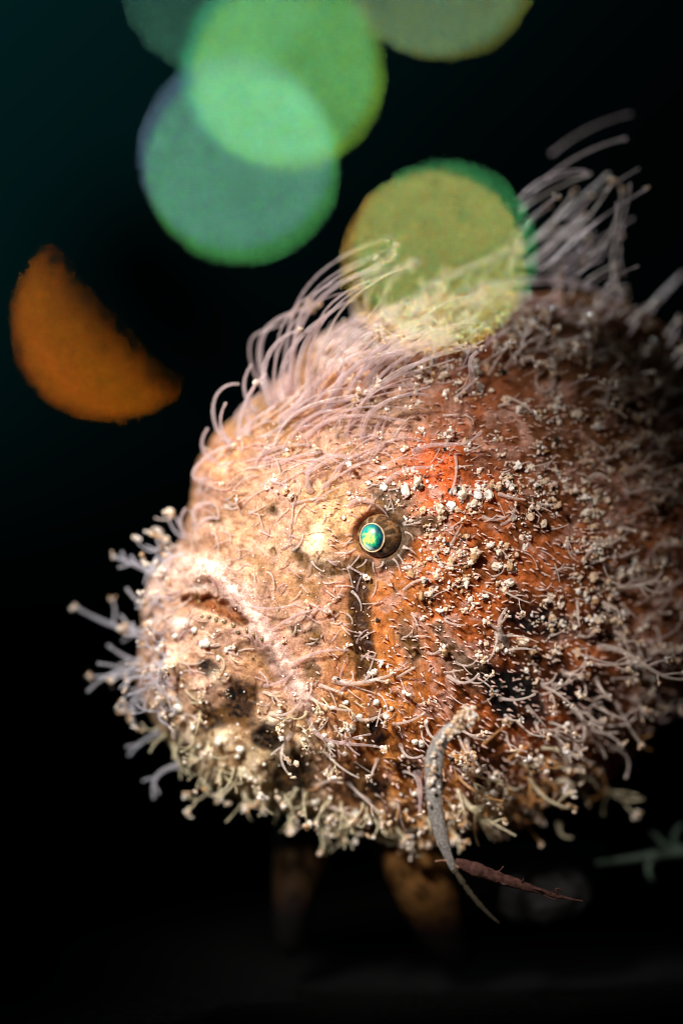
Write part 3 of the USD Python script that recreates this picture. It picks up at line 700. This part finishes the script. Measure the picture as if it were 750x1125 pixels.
# ---------------------------------------------------------------- sand that has settled on the fish
def grains():
    ms = []
    ico = trimesh.creation.icosphere(1, 1.0)
    iv0, if0 = np.array(ico.vertices), np.array(ico.faces)[:, ::-1]
    def add(p, r):
        s = np.exp(rng.normal(0, 0.22, 3)) * r
        iv = iv0 * (1 + rng.normal(0, 0.24, (len(iv0), 1)))
        ms.append((at(iv * s + p), if0))
    SPREAD = [(590, 350, 60, 22, 240), (680, 380, 50, 40, 300), (730, 440, 40, 50, 220), (560, 400, 60, 30, 160), (470, 350, 40, 14, 120), (600, 590, 60, 55, 520), (640, 640, 55, 40, 330), (540, 590, 40, 35, 230), (450, 640, 26, 26, 110), (600, 470, 90, 60, 420), (620, 390, 90, 40, 330), (520, 440, 60, 50, 190), (470, 610, 30, 22, 110),
              (420, 545, 26, 10, 90), (460, 525, 18, 10, 50), (540, 700, 16, 10, 50), (690, 650, 30, 18, 120), (480, 370, 70, 26, 260), (430, 385, 40, 20, 90), (540, 640, 60, 60, 200), (640, 720, 50, 30, 120),
              (480, 680, 30, 20, 60), (580, 530, 50, 40, 260), (310, 480, 60, 50, 45), (700, 480, 40, 80, 190), (690, 580, 30, 40, 110), (520, 780, 90, 60, 70), (250, 800, 60, 60, 60), (355, 800, 50, 50, 50), (670, 700, 40, 40, 80), (500, 560, 24, 20, 70)]
    for x, y, sx, sy, n in SPREAD:
        k = 0
        while k < n:
            cu, cv_ = rng.normal(x, sx), rng.normal(y, sy)
            m = int(rng.integers(1, 12))
            uv = np.column_stack([cu + rng.normal(0, 3.2, m), cv_ + rng.normal(0, 3.2, m)])
            if fbm(np.array([[cu / 24.0, cv_ / 24.0, 3.3]]), 3, 61)[0] < 0.47 + 0.05 * rng.random():
                continue
            k += m
            if math.hypot(cu - 413, cv_ - 590) < 40 or base_w(np.array(cu), np.array(cv_))[1] > 0.97:
                continue
            sp, sn = surf(uv[:, 0], uv[:, 1])
            for p, nn in zip(sp, sn):
                r = float(np.exp(rng.normal(-0.02, 0.55)))
                add(p + nn * r * rng.uniform(0.1, 1.6), min(r, 4.5))
    k = 0
    while k < 700:  # finest grains over the skin, added for sparkle
        cu, cv_ = rng.uniform(165, 720), rng.uniform(400, 900)
        if math.hypot(cu - 413, cv_ - 590) < 34 or base_w(np.array(cu), np.array(cv_))[1] > 0.97:
            continue
        p, nn = surf(cu, cv_)
        add(p[0] + nn[0] * 0.5, rng.uniform(0.5, 1.1))
        k += 1
    for p, r in TIPS:
        for k in range(int(rng.integers(3, 8))):
            add(p + rng.normal(0, r * 0.8, 3), r * rng.uniform(0.35, 0.7))
    for k in range(16):
        add(np.array([342, 334, -118]) + rng.normal(0, 4.5, 3), rng.uniform(1.5, 3))
    return join(ms)
def grain_tone(m):
    n = len(m[0]) // len(trimesh.creation.icosphere(1, 1.0).vertices)
    return np.repeat(rng.random(n), len(m[0]) // n)[:, None] * np.ones(3)
gm = grains()
g = obj('sand_grains', gm, GRAIN, smooth=False, tint=grain_tone(gm))
tag(g, 'pale sand grains caught in clumps on the skin and filaments of the frogfish', 'sand', kind='stuff')

# ---------------------------------------------------------------- things in front of and below the fish
weed = thing('grey_weed', 'grey translucent weed blade with a sandy white top hanging before the orange cheek', 'weed', at((545, 1012, 40))[0])
c = curve([(509, 796, 46), (490, 806, 44), (479, 826, 42), (476, 860, 40), (480, 900, 38), (490, 935, 36), (500, 958, 34)], 40)
r = np.interp(np.linspace(0, 1, 40), [0, 0.1, 0.3, 0.7, 1], [6, 8, 10.5, 8, 3.5]) * (1 + 0.02 * rng.standard_normal(40))
def flat(path, rad, k, sides=14):
    v, f = tube(path, rad, sides)
    mid = at(path)
    for a in range(len(path)):
        s = slice(a * sides, (a + 1) * sides)
        v[s, 1] = mid[a, 1] + (v[s, 1] - mid[a, 1]) * k
    return v, f
GREY = usdkit.material(stage, W('grey_weed'), {
    'g': ('geometry', {}), 'n': ('noise_texture', {'scale': 3800.0, 'detail': 4.0, 'roughness': 0.7}),
    'r': ('rgb_ramp', {'ramp': [(0.32, (0.12, 0.11, 0.10)), (0.5, (0.30, 0.28, 0.26)), (0.66, (0.62, 0.60, 0.55))]}),
    'p': ('principled_bsdf', {'roughness': 0.4}), 't': ('translucent_bsdf', {}), 'm': ('mix_closure', {'fac': 0.3}), 'tr': ('transparent_bsdf', {}), 'm2': ('mix_closure', {'fac': 0.18}),
}, [('g.position', 'n.vector'), ('n.fac', 'r.fac'), ('r.color', 'p.base_color'), ('r.color', 't.color'), ('p.BSDF', 'm.closure1'), ('t.BSDF', 'm.closure2'), ('m.closure', 'm2.closure1'), ('tr.BSDF', 'm2.closure2')], surface='m2.closure')
obj('leaf', flat(c, r, 0.45), GREY, weed)
c = curve([(499, 955, 34), (512, 975, 36), (528, 995, 38), (548, 1014, 40)], 24)
obj('stem', tube(c, np.linspace(3.5, 1.6, 24) * (1 + 0.2 * rng.standard_normal(24)), 9), plain('dark_stem', (0.055, 0.045, 0.03), 0.4), weed)
ms = []
ico = trimesh.creation.icosphere(1, 1.0)
for k in range(150):
    p = np.array([507, 792, 50]) + rng.normal(0, 1, 3) * [10, 6.5, 4] if k < 110 else curve([(490, 806, 50), (479, 826, 48), (477, 880, 46)], 30)[int(rng.integers(0, 30))] + rng.normal(0, 3, 3)
    if k < 110:
        p[1] -= (p[0] - 507) * 0.7
    ms.append((at(np.array(ico.vertices) * np.exp(rng.normal(0, 0.25, 3)) * rng.uniform(1.0, 2.8) + p), np.array(ico.faces)[:, ::-1]))
cm = join(ms)
tag(obj('sand_crust', cm, GRAIN, weed, smooth=False, tint=grain_tone(cm)), kind='stuff')

twig = thing('dead_twig', 'dark reddish brown ragged twig pointing right beneath the belly', 'twig', at((630, 988, 10))[0])
c = curve([(500, 946, 30), (530, 958, 24), (565, 970, 18), (600, 981, 12), (640, 990, 6)], 40)
r = np.interp(np.linspace(0, 1, 40), [0, 0.15, 0.4, 0.7, 1], [4, 8.5, 6, 3.4, 0.8]) * (1 + 0.07 * rng.standard_normal(40))
BROWN = plain('twig_bark', (0.085, 0.04, 0.032), 0.6, 0.5, 2200)
obj('stalk', flat(c, r, 0.6), BROWN, twig)
for k in range(9):
    b = c[int(rng.integers(3, 34))]
    e = b + np.array([rng.uniform(4, 18), rng.uniform(-10, 12), rng.uniform(-3, 6)])
    obj('side_shoot', tube(curve([b, (b + e) / 2 + rng.normal(0, 2, 3), e], 7), np.linspace(1.4, 0.6, 7), 6), BROWN, twig)
obj('side_shoot', tube(curve([(503, 953, 34), (492, 946, 36), (478, 946, 38)], 7), np.linspace(1.3, 0.6, 7), 6), plain('shoot_pink', (0.45, 0.25, 0.17)), twig)

greens = thing('green_weed', 'blurred pale green branching weed at the lower right edge', 'weed', at((760, 955, -210))[0])
GR = plain('dull_green', (0.028, 0.042, 0.032), 0.6, 0.5, 1200)
obj('stem', tube(curve([(770, 935, -210), (730, 938, -200), (690, 944, -195), (655, 948, -190)], 16), np.linspace(8, 2.5, 16), 9), GR, greens)
for b in ([(735, 938, -200), (724, 922, -196), (716, 915, -192)], [(720, 939, -200), (712, 955, -196), (716, 966, -192)], [(745, 936, -205), (742, 915, -200), (750, 905, -198)]):
    obj('branch', tube(curve(b, 10), np.linspace(5, 2.2, 10), 8), GR, greens)

def pebble(label, p, r, color, name='pebble'):
    m = trimesh.creation.icosphere(4, 1.0)
    v = np.array(m.vertices)
    v = v * (1 + 0.35 * (fbm(v * 1.6 + 7 + p[0], 4, 2) - 0.5))[:, None] * np.asarray(r) + np.asarray(p)
    tag(obj(name, (at(v), np.array(m.faces)[:, ::-1]), plain(f'{name}_{int(p[0])}', color, 0.7, 0.5, 700)), label, name)
pebble('dim grey pebble behind the dark twig beneath the belly', (598, 985, -190), (50, 36, 40), (0.012, 0.012, 0.012))

# ---------------------------------------------------------------- the sea floor: black sand, one sheet
N = 150
gx = np.sign(np.linspace(-1, 1, N)) * np.abs(np.linspace(-1, 1, N)) ** 3 * 8.0
gy = np.linspace(-0.30 ** (1 / 3), 20 ** (1 / 3), N) ** 3
X, Y = np.meshgrid(gx, gy)
Z = -0.0548 + 0.006 * (fbm(np.stack([X * 18 + 40, Y * 18 + 40, X * 0], -1), 4, 6) - 0.5)
i, j = np.meshgrid(np.arange(N - 1), np.arange(N - 1), indexing='ij')
q = np.stack([i * N + j, i * N + j + 1, (i + 1) * N + j + 1, (i + 1) * N + j], -1).reshape(-1, 4)
tag(obj('sea_floor', (np.stack([X, Y, Z], -1).reshape(-1, 3), np.vstack([q[:, [0, 1, 2]], q[:, [0, 2, 3]]])), plain('black_sand', (0.003, 0.003, 0.003), 0.9, 0.6, 1400, 0.0)), 'black sand sea floor falling into darkness below the fish', 'sea floor', kind='structure')

# ---------------------------------------------------------------- points of light in the water: far out of focus, the lens spreads each into a disc
def lamp(u, v, dist, parts, label):
    """parts: (du, dv, bead radius, the colour of its disc)."""
    k = dist / D * PX
    spread = APERTURE / 2 * 10 * abs(dist - D) / dist          # radius of the disc at the plane of focus
    o = np.array([(u - 375) * k, dist - D, (562 - v) * k])
    t = thing('drifting_light', label, 'light', o)
    for q, (du, dv, rr, color) in enumerate(parts):
        m = trimesh.creation.icosphere(2, rr * k)
        m.apply_translation(o + np.array([du * k, 2.2 * rr * k * q, -dv * k]))
        obj('glow_bead', m, usdkit.material(stage, W(f'glow_{int(u)}_{q}'), {'e': ('emission', {'color': tuple(color), 'strength': (spread / rr) ** 2})}, surface='e.emission'), t)
    return o

lamp(262, 175, 3.0, [(-4, -9, 6.5, (0.045, 0.085, 0.115)), (4, 8, 6.5, (0.035, 0.16, 0.045))], 'teal and green light disc, lowest of the cluster above the fish')
lamp(311, 75, 3.0, [(-6, -3, 6.5, (0.02, 0.15, 0.07)), (6, 3, 6.5, (0.085, 0.19, 0.02))], 'green light disc directly above the teal one, largest of the cluster')
lamp(240, -24, 3.1, [(0, 0, 7, (0.02, 0.065, 0.04))], 'dim green light disc leftmost at the top edge')
lamp(480, -46, 3.1, [(-2, 0, 7, (0.05, 0.11, 0.065)), (7, 4, 5, (0.05, 0.06, 0.01))], 'dull green light disc rightmost at the top edge')
lamp(482, 280, 0.190, [(-6, 8, 6.5, (0.24, 0.165, 0.035)), (8, -6, 6.5, (0.025, 0.13, 0.045))], 'yellow green light disc in front of the dorsal filaments')
ol = lamp(128, 346, 3.0, [(-7, 7, 9.5, (0.19, 0.052, 0.001)), (7, -7, 9.5, (0.13, 0.018, 0.002))], 'orange half-shaded light disc left of the fish')
# an unseen blocker added in front of the orange light, shading its upper right
mid = np.array([0, -D, 0]) + (ol - np.array([0, -D, 0])) * 0.35
m = trimesh.creation.icosphere(4, 1.0)
v = np.array(m.vertices)
v = v * np.array([0.020, 0.003, 0.034]) * (1 + 0.10 * (fbm(v * 2.2 + 5, 3, 8) - 0.5))[:, None]
ca, sa = math.cos(math.radians(-40)), math.sin(math.radians(-40))
v = np.stack([v[:, 0] * ca + v[:, 2] * sa, v[:, 1], -v[:, 0] * sa + v[:, 2] * ca], 1) + mid + np.array([0.0163 * 0.70, 0, 0.0163 * 0.70])
tag(obj('light_blocker', (v, np.array(m.faces)), plain('blocker_black', (0.006, 0.006, 0.006), 0.9, 0.3, 300, 0.1)), 'unseen black blocker added to shade the orange light disc', 'weed')
